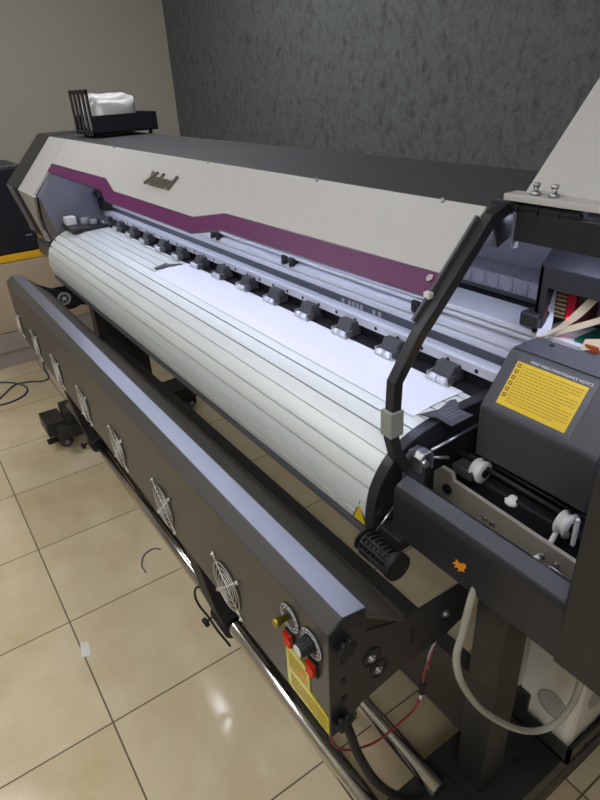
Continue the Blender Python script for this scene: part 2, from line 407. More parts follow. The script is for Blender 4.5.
# guide beam
bp_ = [(.86, 1.052), (.86, 1.088), (.866, 1.089), (.866, 1.0915), (.86, 1.0925), (.86, 1.106), (.876, 1.110), (.876, 1.118), (.862, 1.120), (.862, 1.126), (.870, 1.127), (.870, 1.130), (.862, 1.131), (.862, 1.142), (.95, 1.142), (.95, .999), (.868, .999), (.868, 1.052)]
beam = MB().xprism(bp_, -2.88, .3, .0012).build('guide_beam', M['silver'], P)
MB().xprism([(.857, 1.053), (.857, 1.0735), (.8605, 1.0735), (.8605, 1.053)], -2.88, .3).build('encoder_strip', M['encoder'], beam)
for i, (x, h) in enumerate([(-1.10, .010), (-1.075, .012), (-1.06, .012), (-1.045, .012), (-1.03, .012), (-.985, .011), (-.965, .011)]):
    MB().box(x-.005, x+.005, .8562, .8572, 1.0635-h/2, 1.0635+h/2).build('scale_mark', M['greyp'], beam)
for x in (-1.763, -1.335, -.828):
    c = MB()
    for dx in (-.026, .012):
        c.box(x+dx-.011, x+dx+.011, .855, .872, 1.102, 1.1245, .002); c.cyl((x+dx, .856, 1.106), (x+dx, .852, 1.106), .007, 14)
    c.box(x-.03, x+.02, .857, .866, 1.112, 1.118)
    lab(c.build('rail_clip', M['dark'], beam), 'black double clip on the silver rail')
# pinch rail
MB().box(-2.86, -.612, .803, .842, 1.0028, 1.0045).build('feed_slot_shadow', M['dark'], P)  # dark strip painted in for the shadow at the feed roller slot
rail = MB().xprism([(.83, 1.033), (.83, 1.053), (.836, 1.056), (.858, 1.056), (.858, 1.050), (.838, 1.048), (.834, 1.033)], -2.86, -.36, .0008).build('pinch_rail', M['rail'], P)
k = 0; x = -.585
while x > -2.85:
    MB().cyl((x, .8315, 1.0415), (x, .8292, 1.0415), .0045, 12).build('screw', M['dark'], rail); x -= .0725  # dark discs standing in for the open holes in the rail
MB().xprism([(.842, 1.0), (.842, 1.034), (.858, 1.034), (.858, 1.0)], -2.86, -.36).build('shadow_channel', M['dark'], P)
# pinch rollers
def pinch(x):
    b = MB(); b.xprism([(.802, 1.020), (.812, 1.042), (.828, 1.042), (.840, 1.0305), (.840, 1.006), (.812, 1.006)], x-.024, x+.024, .002)
    o = b.build('pinch_roller', M['carr'], P)
    f = MB(); f.ribbon([(x, .8112, 1.0415), (x, .8018, 1.0205)], Vector((.044, 0, 0)), .0012); f.build('face_plate', M['graph'], o)
    r = MB(); r.cyl((x-.023, .794, 1.0135), (x-.0015, .794, 1.0135), .0082, 20); r.cyl((x+.0015, .794, 1.0135), (x+.023, .794, 1.0135), .0082, 20); r.cyl((x-.027, .794, 1.0135), (x+.027, .794, 1.0135), .0045, 12)
    r.build('roller', M['silver'], o)
    for s in (-1, 1): MB().box(x+s*.026-.0015, x+s*.026+.0015, .788, .81, 1.007, 1.025, .001).build('roller_bracket', M['steel'], o)
    return o
p0 = pinch(-.719)
for i in range(1, 14):
    c = p0.copy(); COL.objects.link(c); c.location = p0.location+Vector((-.157*i, 0, 0))
    for ch in p0.children:
        d = ch.copy(); COL.objects.link(d); d.parent = c
# led strip inside the cover
MB().box(-2.85, -.66, .728, .742, 1.262, 1.27).build('led_strip', M['led'], P)
MB().box(-.56, .2, .796, .828, 1.332, 1.338).build('led_strip', M['led'], P)  # second, unseen strip added behind the lip to brighten the beam top
# hinge arm frame at the right end of the cover
arm = [(.779, 1.359), (.746, 1.349), (.604, 1.197), (.560, 1.133), (.556, 1.034), (.566, .998), (.592, .960)]
am = MB()
ap = [Vector((-.594, a, b)) for a, b in arm]
am.ribbon(ap, Vector((.019, 0, 0)), .019)
ARM = am.build('hinge_arm', M['black'], P, .002)
MB().ribbon([(-.606, .738, 1.345), (-.606, .612, 1.210)], Vector((.005, 0, 0)), .026).build('arm_flange', M['graph'], ARM)
MB().box(-.607, -.581, .543, .570, 1.040, 1.086, .002).build('plastic_clip', mat('clip_grey', '#8d9088', .4), ARM)
MB().box(-.612, -.600, .630, .640, 1.246, 1.256, .001).build('magnet', M['plastic'], ARM)
hg = MB(); hg.cyl((-.62, .786, 1.362), (-.47, .786, 1.362), .0095, 20); hg.cyl((-.575, .786, 1.362), (-.57, .786, 1.362), .0115, 20); hg.cyl((-.54, .786, 1.362), (-.535, .786, 1.362), .0115, 20); hg.cyl((-.505, .786, 1.362), (-.50, .786, 1.362), .0115, 20)
hg.build('hinge', M['dark'], P)
MB().xprism([(.745, 1.35), (.80, 1.35), (.80, 1.315), (.765, 1.30)], -.615, -.59, .002).build('hinge_plate', M['black'], P)
# right hand black front lip and inner faces
MB().box(-.572, .5, .778, .79, 1.312, 1.358, .002).build('front_lip', M['black'], P)
MB().box(-.577, -.573, .777, .791, 1.30, 1.358).build('lip_edge', M['inner'], P)
# raised white flap over the right end
fv = Vector((0, .148, .15)).normalized(); fn = Vector((0, -.15, .148)).normalized()
flap = MB().prism([(-.575, 0), (.5, 0), (.5, .42), (-.575, .42)], (0, .797, 1.382), u, fv, -fn*.012).build('raised_flap', M['white'], P, .0015)
MB().box(-.592, .5, .768, .80, 1.372, 1.382, .0015).build('flap_flange', M['white'], flap)
for x in (-.547, -.517):
    b = MB(); b.cyl((x, .782, 1.382), (x, .782, 1.387), .0075, 6); b.cyl((x, .782, 1.387), (x, .782, 1.394), .004, 12); b.cyl((x, .782, 1.394), (x, .782, 1.399), .0055, 12)
    lab(b.build('bolt', M['steel'], flap), 'small steel bolt with a nut')
# cable chain
ch = MB().box(-1.2, .2, .99, 1.03, 1.135, 1.148, .002).build('cable_chain', M['carr'], P)
for i in range(30):
    x = -1.05+i*.0355
    c = MB(); c.prism([(-.0174, .0), (.0174, .0), (.0174, .032), (-.0174, .032)], (x, .985, 1.146), u, (0, 0, 1), (0, .055, .006), .0015)
    c.torus((x+.002, .9845, 1.162), (0, 1, 0), .0145, .0012, 20, 5)
    c.build('chain_link', M['chain'], ch)
MB().box(-2.85, .3, .96, 1.045, 1.10, 1.133).build('chain_tray', M['dark'], P)
# carriage
cb = [(.72, .953), (.72, 1.050), (.785, 1.137), (.853, 1.137), (.853, .953)]
car = MB().xprism(cb, -.558, -.345, .005).build('print_carriage', M['carr'], P)
MB().xprism([(.788, 1.1375), (.788, 1.1395), (.85, 1.1395), (.85, 1.1375)], -.553, -.35).build('carriage_top_plate', M['graph'], car)
for x in (-.545, -.40): MB().cyl((x+.03, .835, 1.139), (x+.03, .835, 1.1415), .004, 10).build('screw', M['dark'], car)
cv = Vector((0, .065, .087)).normalized(); cn = Vector((0, -.087, .065)).normalized()
Lo = Vector((-.535, .7275, 1.060))+cn*.0012
MB().prism([(0, -.002), (.139, -.002), (.139, .092), (0, .092)], Lo-cn*.0008, u, cv, cn*.0006).build('label_plate', M['graph'], car)
LB = lab(MB().prism([(.003, .004), (.128, .004), (.128, .080), (.003, .080)], Lo, u, cv, cn*.0006).build('instruction_label', M['yellow'], car), 'yellow instruction label with rows of small print')
text('label_title', 'PRINT HEAD MAINTENANCE NOTICE', M['white_print'], car, Lo+u*.024+cv*.083+cn*.0008, u, cv, .0064, .0002)
pr = MB(); rnd = random.Random(3)
for r in range(13):
    yy = .072-r*.005; xx = .016
    xe = .124-(.02 if r in (3, 7, 12) else 0)
    while xx < xe:
        w = rnd.uniform(.003, .009)
        pr.prism([(xx, yy), (min(xx+w, xe), yy), (min(xx+w, xe), yy+.0022), (xx, yy+.0022)], Lo+cn*.0006, u, cv, cn*.0003); xx += w+.0014
pr.build('label_text', M['ysoft'], car)
ic = MB()
for r in range(6):
    yy = .070-r*.0105
    ic.prism([(.006, yy), (.013, yy), (.013, yy+.007), (.006, yy+.007)], Lo+cn*.0006, u, cv, cn*.0004)
ic.build('label_icons', M['yprint'], car)
ic = MB()
for r in range(6):
    yy = .070-r*.0105
    ic.prism([(.0085, yy+.002), (.011, yy+.002), (.011, yy+.005), (.0085, yy+.005)], Lo+cn*.001, u, cv, cn*.0003)
ic.build('icon_centres', M['yellow'], car)
# head housing (black arch above the carriage) and its wiring
ar = MB()
ar.prism([(-.575, 1.137), (-.575, 1.257), (-.2, 1.257), (-.2, 1.222), (-.557, 1.222), (-.557, 1.137)], (0, .862, 0), u, (0, 0, 1), (0, .012, 0))
ar.prism([(-.575, 0), (-.2, 0), (-.2, .085), (-.575, .085)], (0, .862, 1.257), u, Vector((0, .6, .55)).normalized(), (0, .004, -.008))
ar.box(-.575, -.567, .862, .95, 1.137, 1.257)
ar.box(-.594, -.558, .848, .885, 1.150, 1.176, .004)
AR = ar.build('head_housing', M['black'], P, .0012)
wr = MB(); wr.ribbon([(-.573, .90, 1.225), (-.570, .893, 1.185), (-.556, .873, 1.158), (-.548, .855, 1.1385)], Vector((.020, .006, 0)), .002); wr.build('tape_strap', mat('clear_tape', '#b9bcc6', .25), AR)
hs = MB(); hs.box(-.570, -.547, .918, .930, 1.155, 1.235)
for i in range(10): hs.box(-.570, -.547, .908, .919, 1.158+i*.0075, 1.162+i*.0075)
hs.build('heat_sink', M['ribbon'], AR)
MB().box(-.545, -.528, .905, .93, 1.15, 1.235, .003).build('red_connector', M['redp'], AR)
MB().box(-.526, -.500, .905, .93, 1.16, 1.235, .003).build('connector', mat('maroon_plastic', '#3c0c16', .3), AR)
MB().cyl((-.536, .902, 1.163), (-.536, .906, 1.163), .003, 10).build('indicator_led', M['redled'], AR)
MB().box(-.50, -.36, .872, .94, 1.139, 1.147).build('circuit_board', M['green'], AR)
rb = [([(-.475, .885, 1.232), (-.490, .878, 1.208), (-.512, .872, 1.175), (-.535, .866, 1.152), (-.552, .848, 1.1385)], Vector((.024, .004, .012)), 'ribbon'),
      ([(-.40, .885, 1.215), (-.45, .880, 1.196), (-.495, .874, 1.170), (-.525, .868, 1.152), (-.530, .862, 1.141)], Vector((.010, .004, .018)), 'ribbon'),
      ([(-.34, .88, 1.185), (-.40, .870, 1.168), (-.44, .862, 1.158), (-.475, .856, 1.149)], Vector((.002, .006, .018)), 'ribbon')]
for pts, w, m in rb: MB().ribbon(smooth(pts, 6), w, .0015).build('ribbon_cable', M[m], AR)
MB().tube(smooth([(-.46, .87, 1.185), (-.43, .865, 1.178), (-.39, .866, 1.168), (-.34, .87, 1.17)], 6), .0025).build('wire', mat('brown_wire', '#4a2a1e', .4), AR)
MB().box(-.472, -.448, .855, .868, 1.14, 1.152, .002).build('plug', mat('orange_plug', '#8e3a14', .4), AR)
# service station
MB().box(-.605, -.02, .562, .86, .855, .862).build('station_floor', M['dark'], P)
MB().prism([(-.60, .862), (-.60, .915), (-.585, .932), (-.56, .932), (-.555, .918), (-.27, .905), (-.27, .862)], (0, .668, 0), u, (0, 0, 1), (0, .008, 0)).build('station_wall', M['cream'], P)
for x, z in ((-.565, .908), ): MB().cyl((x, .6675, z-.012), (x, .664, z-.012), .010, 16).build('grommet', M['dark'], P)
for x in (-.48, -.465, -.37, -.345): MB().cyl((x, .668, .885), (x, .664, .885), .004, 8).build('screw', M['steel'], P)
fb = [(.55, .850), (.55, .938), (.556, .948), (.578, .957), (.592, .950), (.592, .850)]
FB = MB().xprism(fb, -.58, -.05, .003).build('front_beam', M['black'], P)
MB().xprism([(.5555, .9485), (.5785, .9580), (.5785, .9586), (.5555, .9492)], -.578, -.268).build('beam_top_highlight', M['graph'], FB)  # lighter overlay paints LED light onto the black beam's chamfer
em = [(-.017, .004), (-.009, .008), (-.010, .013), (-.004, .008), (.001, .004), (.006, .006), (.013, .003), (.014, -.003), (.009, -.008), (.012, -.012), (.004, -.010), (-.004, -.012), (-.001, -.006), (-.007, -.004), (-.013, -.004), (-.008, .001)]
em = [(a*.85, b+.55*a) for a, b in em]
lab(MB().prism(em, (-.430, .5495, .887), u, (0, 0, 1), (0, .0012, 0)).build('emblem', M['orange'], FB), 'small orange leaping animal emblem')
# wiper shaft, pulleys, hoses in the station
SH = MB(); SH.cyl((-.59, .718, .940), (-.35, .718, .935), .0045, 14); SH.cyl((-.57, .735, .940), (-.35, .735, .935), .003, 10)
SH.build('wiper_shaft', M['dark'], P)
for x, z in ((-.535, .932), (-.367, .925)):
    o = MB().lathe([(.004, -.010), (.020, -.010), (.0215, -.006), (.0175, -.003), (.0175, .003), (.0215, .006), (.020, .010), (.004, .010)], (x, .712, z), (1, .0, 0)).build('pulley', M['plastic'], P)
    lab(o, 'white plastic pulley wheel')
    MB().cyl((x-.012, .712, z), (x+.013, .712, z), .008, 14).build('hub', M['dark'], o)
MB().lathe([(.013, 0), (.013, .006), (.009, .008), (.004, .014)], (-.465, .715, .905), (0, -.2, 1)).build('cap_wheel', M['plastic'], P)
MB().box(-.58, -.535, .69, .75, .915, .935, .004).build('motor_block', M['carr'], P)
MB().box(-.55, -.30, .71, .80, .863, .915, .004).build('wiper_base', M['dark'], P)
MB().xprism([(.585, .91), (.585, .975), (.600, .992), (.622, .992), (.634, .975), (.634, .91)], -.598, -.590, .002).build('side_bracket', M['graph'], P)
MB().xprism([(.60, .955), (.60, .982), (.608, .990), (.626, .990), (.632, .982), (.632, .955), (.627, .955), (.627, .980), (.622, .985), (.611, .985), (.605, .980), (.605, .955)], -.590, -.570, .001).build('u_bracket', M['steel'], P)
for a, b in (((-.585, .640, .978), (-.585, .76, .985)), ((-.585, .630, .968), (-.57, .668, .960))): MB().cyl(a, b, .003, 10).build('rod', M['steel'], P)
MB().cyl((-.598, .53, .850), (-.598, .572, .885), .0022, 8).build('rod', M['steel'], P)
MB().cyl((-.60, .615, .968), (-.57, .615, .968), .007, 14).build('pin', M['steel'], P)
MB().tube(smooth([(-.565, .63, .875), (-.50, .625, .888), (-.43, .62, .888), (-.36, .625, .875)], 8), .0035).build('ink_hose', M['dark'], P)
MB().tube(smooth([(-.55, .64, .875), (-.48, .635, .883), (-.40, .63, .880), (-.34, .63, .870)], 8), .003).build('ink_hose', M['dark'], P)
MB().lathe([(.009, 0), (.012, .004), (.012, .008), (.006, .012)], (-.545, .628, .876), (0, -.3, 1)).build('hose_nut', M['cream'], P)
MB().tube(smooth([(-.372, .70, .915), (-.372, .682, .893), (-.375, .665, .878), (-.395, .64, .872)], 6), .0045).build('white_hose', M['plastic'], P)
for r, dz in ((.026, 0), (.020, .006)): MB().torus((-.335, .628, .880+dz), (.25, -.2, 1), r, .0035, 28, 8).build('hose_coil', M['greyp'], P)
MB().box(-.348, -.342, .698, .704, .905, .955, .001).build('sensor_flag', M['plastic'], P)
# right cabinet front
cabp = [(.548, .848), (.548, 1.145), (.58, 1.19), (.70, 1.20), (.70, .848)]
CB = MB().prism([(-.262, .8485), (-.262, 1.15), (-.25, 1.19), (.35, 1.35), (.35, .8485)], (0, .5465, 0), u, (0, 0, 1), (0, .014, 0), .003).build('cabinet_front', M['frame'], P)
MB().box(-.255, .0, .56, .75, .85, .90).build('cabinet_floor', M['frame'], P)
# ribbed tension handle below the platen end
hd = MB()
hc = Vector((0, .513, .832))
hd.cyl((-.612, hc.y, hc.z), (-.530, hc.y, hc.z), .018, 24)
for i in range(8):
    x = -.612+i*.0105; hd.cyl((x, hc.y, hc.z), (x+.0045, hc.y, hc.z), .0215, 24)
hd.cyl((-.534, hc.y, hc.z), (-.522, hc.y, hc.z), .0255, 24)
for i in range(5):
    q = .4+i*.55; hd.cyl((-.60, hc.y-.022*math.sin(q), hc.z+.022*math.cos(q)), (-.525, hc.y-.022*math.sin(q), hc.z+.022*math.cos(q)), .0025, 8)
lab(hd.build('ribbed_handle', M['dark'], P), 'black ribbed round handle under the platen end')
MB().box(-.60, -.545, .535, .60, .835, .86, .003).build('handle_mount', M['black'], P)

# ------------------------------------------------------------------ stand
def leg(x0, x1, y1):
    b = MB().box(x0, x1, .645, y1, .15, .87, .003)
    return b.build('stand_leg', M['frame'], P)
leg(-.459, -.393, .712); leg(-2.77, -2.70, .865)
def foot(x0, x1, y0=.345, y1=1.09):
    f = MB().box(x0, x1, y0, y1, .085, .15, .004).build('stand_foot', M['frame'], P)
    return f
foot(-.515, -.335, .30, 1.10); foot(-2.80, -2.64, .35, 1.09)
MB().box(-.515, -.335, .60, .92, .15, .21, .004).build('leg_base', M['frame'], P)
for dx, dy in ((-.42, .70), (-.395, .76)): MB().cyl((dx, dy, .2095), (dx, dy, .2135), .009, 12).build('bolt', M['dark'], P)
MB().box(-2.71, -.455, .66, .70, .315, .505, .003).build('cross_beam', M['frame'], P)
def caster(x, y):
    c = MB(); c.box(x-.04, x+.04, y-.04, y+.04, .076, .086, .002); c.cyl((x, y, .06), (x, y, .08), .02, 16)
    c.box(x-.021, x-.015, y-.022, y+.03, .03, .075, .002); c.box(x+.015, x+.021, y-.022, y+.03, .03, .075, .002)
    o = c.build('caster', M['dark'], P)
    w = MB().lathe([(.012, -.012), (.028, -.012), (.033, -.008), (.0335, 0), (.033, .008), (.028, .012), (.012, .012)], (x, y, .0335), (1, 0, 0), 24).build('wheel', M['dark'], o)
    h = MB(); h.cyl((x-.022, y, .0335), (x+.0235, y, .0335), .012, 16); h.torus((x+.0128, y, .0335), (1, 0, 0), .022, .002, 24, 6); h.build('wheel_hub', M['greyp'], o)
    b = MB().box(x-.02, x+.02, y-.085, y-.035, .045, .06, .004).build('brake_lever', M['dark'], o)
    return o
for x, y in ((-.425, .385), (-.425, 1.03), (-2.74, .385), (-2.70, 1.04)): caster(x, y)
# bracket on the left foot that carries the roller tube
fbk = MB(); fbk.box(-2.80, -2.655, .40, .52, .15, .215, .004); fbk.box(-2.86, -2.70, .31, .40, .09, .16, .004); fbk.build('tube_holder', M['frame'], P)
MB().box(-.50, -.36, .39, .62, .15, .215, .004).build('tube_holder', M['frame'], P)
# bottle tray on the right leg
tr = MB()
tr.box(-.47, -.312, .815, 1.10, .255, .262); tr.box(-.47, -.312, .815, .822, .255, .300); tr.box(-.319, -.312, .815, 1.10, .255, .300); tr.box(-.47, -.312, 1.093, 1.10, .255, .300)
tr.box(-.455, -.425, .822, .86, .262, .345, .002)
tr.build('bottle_tray', M['frame'], P)
MB().box(-.45, -.34, .85, 1.05, .15, .255).build('tray_support', M['frame'], P)
for y in (.87, .97): MB().cyl((-.3115, y, .278), (-.3095, y, .278), .004, 8).build('screw', M['dark'], P)

# ------------------------------------------------------------------ dryer
D = thing('heater_dryer', 'long charcoal drying heater with fan grilles along the front of the printer', 'dryer', (-1.66, .40, .575))
DX0, DX1 = -2.845, -.487
outer = [(.338, .583), (.341, .826), (.367, .845), (.413, .838), (.413, .832), (.418, .828), (.495, .758), (.495, .748), (.418, .812), (.375, .828), (.350, .815), (.346, .60), (.395, .60), (.395, .583)]
hs = MB().xprism(outer, DX0, DX1, .0).build('housing', M['dryer'], D, .0015)
lab(MB().xprism([(.3685, .8455), (.3685, .8462), (.4125, .8392), (.4125, .8385)], DX0+.002, DX1-.002).build('top_strip', M['strip'], D), 'smooth flat strip along the top')
for x0, x1 in ((DX1-.004, DX1), (DX0, DX0+.004)):
    MB().xprism([(.338, .583), (.341, .826), (.367, .845), (.413, .838), (.413, .786), (.495, .757), (.64, .752), (.66, .735), (.66, .66), (.60, .640), (.49, .635), (.405, .618), (.36, .583)], x0, x1, .001).build('side_bracket', M['black'], D)
lb = MB().xprism([(.42, .82), (.50, .775), (.58, .725), (.66, .72), (.72, .70), (.72, .64), (.60, .675), (.50, .678), (.42, .70)], -2.79, -2.775, .002).build('side_bracket', M['black'], D)
# emblem on the left bracket: ring with a five-point star
cx, cz = .548, .716
e = MB(); e.torus((-2.7745, cx, cz), (1, 0, 0), .027, .0022, 28, 6); e.torus((-2.7745, cx, cz), (1, 0, 0), .021, .0012, 24, 6)
sp = [((.016 if i % 2 == 0 else .007)*math.sin(i*PI/5), (.016 if i % 2 == 0 else .007)*math.cos(i*PI/5)) for i in range(10)]
e.prism(sp, (-2.7752, cx, cz), (0, 1, 0), (0, 0, 1), (.0015, 0, 0)); lab(e.build('emblem', M['white_print'], D), 'pale round emblem with a star')
e = MB()
e.ribbon([(-2.774, .478, .728), (-2.774, .483, .692)], Vector((0, .005, 0)), .001); e.ribbon([(-2.774, .468, .715), (-2.774, .480, .730), (-2.774, .492, .715)], Vector((0, .004, .004)), .001)
e.build('arrow_mark', M['white_print'], D)
# fan guards
def fan(x, z=.648):
    y = .336
    o = MB()
    for r in (.054, .042, .030, .018): o.torus((x, y-.003, z), (0, 1, 0), r, .0010, 36, 5)
    for a in (PI/4, 3*PI/4):
        dx, dz = math.cos(a), math.sin(a)
        o.cyl((x-dx*.054, y-.002, z-dz*.054), (x+dx*.054, y-.002, z+dz*.054), .0016, 6)
    for a in (PI/4+k_*PI/2 for k_ in range(4)):
        dx, dz = math.cos(a), math.sin(a)
        o.cyl((x+dx*.054, y-.002, z+dz*.054), (x+dx*.068, y-.001, z+dz*.068), .0018, 6)
        o.torus((x+dx*.071, y-.001, z+dz*.071), (0, 1, 0), .0038, .0018, 12, 5)
    g = o.build('fan_guard', M['guard'], D)
    MB().cyl((x, .3400, z), (x, .3374, z), .054, 36).build('fan_opening', mat('fan_dark', '#1c1b19', .5) if 'fan_dark' not in bpy.data.materials else bpy.data.materials['fan_dark'], g)
    s = MB()
    for a in (PI/4+k_*PI/2 for k_ in range(4)):
        dx, dz = math.cos(a), math.sin(a); s.cyl((x+dx*.071, y+.003, z+dz*.071), (x+dx*.071, y-.006, z+dz*.071), .0028, 8)
    s.build('screws', M['steel'], g)
    return g
f0 = fan(-.831)
for i in range(1, 7):
    c = f0.copy(); COL.objects.link(c); c.location = f0.location+Vector((-.3255*i, 0, 0))
    for ch_ in f0.children:
        d_ = ch_.copy(); COL.objects.link(d_); d_.parent = c
# knobs, dials, rocker switches and label at the right end
def dial(x, z, r):
    d_ = MB(); d_.cyl((x, .3395, z), (x, .3378, z), r, 36)
    o = d_.build('dial_plate', mat('dial_black', '#3a3833', .4) if 'dial_black' not in bpy.data.materials else bpy.data.materials['dial_black'], D)
    t = MB(); t.torus((x, .3376, z), (0, 1, 0), r*.95, .0008, 36, 5); t.torus((x, .3376, z), (0, 1, 0), r*.70, .0006, 36, 5)
    for i in range(11):
        a = -PI*.75+i*PI*1.5/10; t.cyl((x+math.sin(a)*r*.72, .3375, z+math.cos(a)*r*.72), (x+math.sin(a)*r*.92, .3375, z+math.cos(a)*r*.92), .0006, 5)
    t.build('dial_marks', M['white_print'], o)
    return o
dial(-.592, .772, .027); dial(-.531, .770, .028)
MB().lathe([(.006, 0), (.006, .018), (.0085, .018), (.0085, .024), (.003, .026)], (-.600, .338, .768), (0, -1, 0), 16).build('control_stem', mat('brass', '#a89a3a', .3, .7), D)
kb = MB().lathe([(.0155, 0), (.0155, .004), (.0135, .006), (.0125, .022), (.011, .024)], (-.533, .338, .770), (0, -1, 0), 24)
KB = lab(kb.build('control_knob', M['dark'], D), 'black round control knob with a silver cap')
MB().cyl((-.533, .314, .770), (-.533, .3125, .770), .010, 20).build('knob_cap', M['plastic'], KB)
kk = MB()
for i in range(16):
    a = 2*PI*i/16; kk.cyl((-.533+.013*math.cos(a), .334, .770+.013*math.sin(a)), (-.533+.012*math.cos(a), .318, .770+.012*math.sin(a)), .0014, 5)
kk.build('knob_grip', M['dark'], KB)
for x, z in ((-.592, .727), (-.527, .722)):
    o = MB().box(x-.0115, x+.0125, .334, .339, z-.0165, z+.0165, .001).build('rocker_switch', M['dark'], D)
    lab(MB().prism([(0, -.013), (-.007, -.013), (-.004, 0), (-.0085, .013), (0, .013)], (x-.0095, .334, z), (0, 1, 0), (0, 0, 1), (.019, 0, 0)).build('rocker', M['red'], o), 'red rocker')
    MB().box(x-.0145, x-.0115, .3375, .3395, z-.014, z+.038).build('yellow_tab', M['lime'], o)
lbp = [(-.612, .700), (-.612, .583), (-.490, .587), (-.490, .640), (-.541, .640), (-.541, .697), (-.585, .702)]
LBL = lab(MB().prism([(a, b) for a, b in [(-.610, .703), (-.612, .588), (-.490, .587), (-.490, .628), (-.541, .640), (-.541, .692)]], (0, .3365, 0), u, (0, 0, 1), (0, .002, 0)).build('warning_label', M['lime'], D), 'glossy yellow warning label')
pr = MB(); rnd = random.Random(5)
for r in range(7):
    z = .680-r*.006; x = -.602
    while x < -.552:
        w = rnd.uniform(.003, .008); pr.box(x, x+w, .3360, .3366, z, z+.0022); x += w+.0015
for r in range(6):
    z = .625-r*.006; x = -.60
    while x < -.50:
        w = rnd.uniform(.003, .008); pr.box(x, x+w, .3360, .3366, z, z+.0022); x += w+.0015
pr.build('label_text', M['ysoft'], D)
MB().prism([(-.012, -.009), (.012, -.009), (0, .013)], (-.560, .3358, .665), u, (0, 0, 1), (0, .0006, 0)).build('hazard_sign', M['orange'], D)
# end face knobs and vents
for y, z in ((.368, .790), (.360, .615)):
    kn = MB().lathe([(.005, 0), (.005, .006), (.013, .006), (.014, .012), (.011, .016)], (DX1, y, z), (1, 0, 0), 20)
    for i in range(6):
        a = i*PI/3; kn.cyl((DX1+.006, y+.013*math.cos(a), z+.013*math.sin(a)), (DX1+.014, y+.013*math.cos(a), z+.013*math.sin(a)), .005, 10)
    kn.build('end_knob', M['dark'], D)
for z in (.755, .705, .66): MB().box(DX1, DX1+.0012, .362, .372, z-.008, z+.008).build('vent_slot', M['dark'], D)
for y, z in ((.425, .718), (.440, .678), (.597, .703)):
    a_ = MB(); a_.torus((DX1+.001, y, z), (1, 0, 0), .018, .0014, 28, 6); a_.build('bolt_slot', M['dark'], D)
    b_ = MB(); b_.cyl((DX1, y-.002, z), (DX1+.004, y-.002, z), .008, 6); b_.cyl((DX1, y-.002, z), (DX1+.007, y-.002, z), .004, 10); b_.build('bolt', M['steel'], D)
MB().box(DX1, DX1+.001, .515, .521, .68, .72).build('slot_mark', M['dark'], D)
MB().lathe([(.010, 0), (.012, .02), (.008, .03)], (-.60, .47, .585), (0, 0, 1), 14).build('rubber_foot', M['dark'], D)

# ------------------------------------------------------------------ tubes
t = MB().cyl((-2.68, .437, .235), (-.44, .437, .235), .0215, 32).build('take_up_tube', M['chrome'])
tag(t, 'front shiny steel take-up tube below the heater fans', 'tube', 'steel tubes under the heater')
t = MB().cyl((-2.66, .573, .235), (-.44, .573, .235), .019, 32).build('take_up_tube', M['chrome'])
tag(t, 'rear steel tube behind the front tube, under the printer', 'tube', 'steel tubes under the heater')
def clamp(x, label, cable, w=.042):
    c = thing('tube_clamp', label, 'clamp', (x, .437, .235), 'black tube clamps')
    MB().xprism([(.405, .255), (.388, .33), (.352, .58), (.372, .582), (.452, .33), (.468, .255)], x-w, x+w, .003).build('plate', M['dark'], c)
    MB().lathe([(.024, -w), (.036, -w), (.036, w), (.024, w)], (x, .437, .235), (1, 0, 0), 28).build('collar', M['dark'], c)
    MB().lathe([(.004, 0), (.004, .012), (.014, .014), (.014, .024), (.01, .027)], (x-.04, .402, .222), (0, -1, -.3), 16).build('clamp_knob', M['dark'], c)
    MB().cyl((x-.05, .415, .28), (x-.052, .411, .28), .006, 12).build('blue_cap', mat('blue_cap', '#3f7fb8', .4) if 'blue_cap' not in bpy.data.materials else bpy.data.materials['blue_cap'], c)
    if cable:
        MB().tube(smooth([(x-.03, .39, .36), (x-.055, .378, .34), (x-.075, .378, .29), (x-.07, .385, .25), (x-.045, .395, .225), (x-.005, .40, .205), (x+.02, .41, .18), (x+.02, .42, .15)], 8), .0035).build('cable', M['dark'], c)
clamp(-1.105, 'black tube clamp under the nearest fan grille, with a loose cable', True)
clamp(-2.27, 'black tube clamp near the left wheel of the stand', False, .028)

# ------------------------------------------------------------------ bottle, hose, cables
B = thing('waste_ink_bottle', 'milky white square waste ink bottle in the black tray', 'bottle', (-.392, .96, .262))
bt = MB().box(-.462, -.326, .830, 1.08, .263, .565, .014)
bo = bt.build('body', M['bottle'], B)
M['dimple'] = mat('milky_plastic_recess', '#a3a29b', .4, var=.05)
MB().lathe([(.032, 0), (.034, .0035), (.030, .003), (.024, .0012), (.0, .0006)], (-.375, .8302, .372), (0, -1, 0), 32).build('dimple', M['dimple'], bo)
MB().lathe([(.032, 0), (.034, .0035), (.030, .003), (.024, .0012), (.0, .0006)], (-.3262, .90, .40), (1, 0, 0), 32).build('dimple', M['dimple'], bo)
MB().lathe([(.03, 0), (.03, .03), (.026, .034)], (-.39, .93, .565), (0, 0, 1), 24).build('cap', M['plastic'], B)
hp = smooth([(-.405, .575, .90), (-.40, .546, .842), (-.395, .529, .787), (-.390, .514, .745), (-.380, .525, .683), (-.370, .581, .575), (-.35, .671, .465), (-.33, .732, .439), (-.31, .748, .504), (-.30, .742, .578), (-.30, .736, .65), (-.31, .72, .76), (-.32, .70, .86)], 8)
h = MB().tube(hp, .0062, 14).build('drain_hose', M['hose'])
tag(h, 'clear plastic drain hose looping in front of the printer leg and bottle', 'hose')
w = thing('red_wire', 'thin red wire hanging below the end of the heater', 'wire', (-.50, .55, .5))
def at(x, y, z): return (x, y, z)
MB().tube(smooth([(-.50, .615, .645), (-.50, .580, .598), (-.50, .576, .555)], 6), .0022, 8).build('grey_lead', M['greyp'], w)
MB().tube(smooth([(-.50, .585, .605), (-.497, .577, .58), (-.502, .573, .555), (-.50, .566, .51)], 6), .0024, 8).build('lead', M['redw'], w)
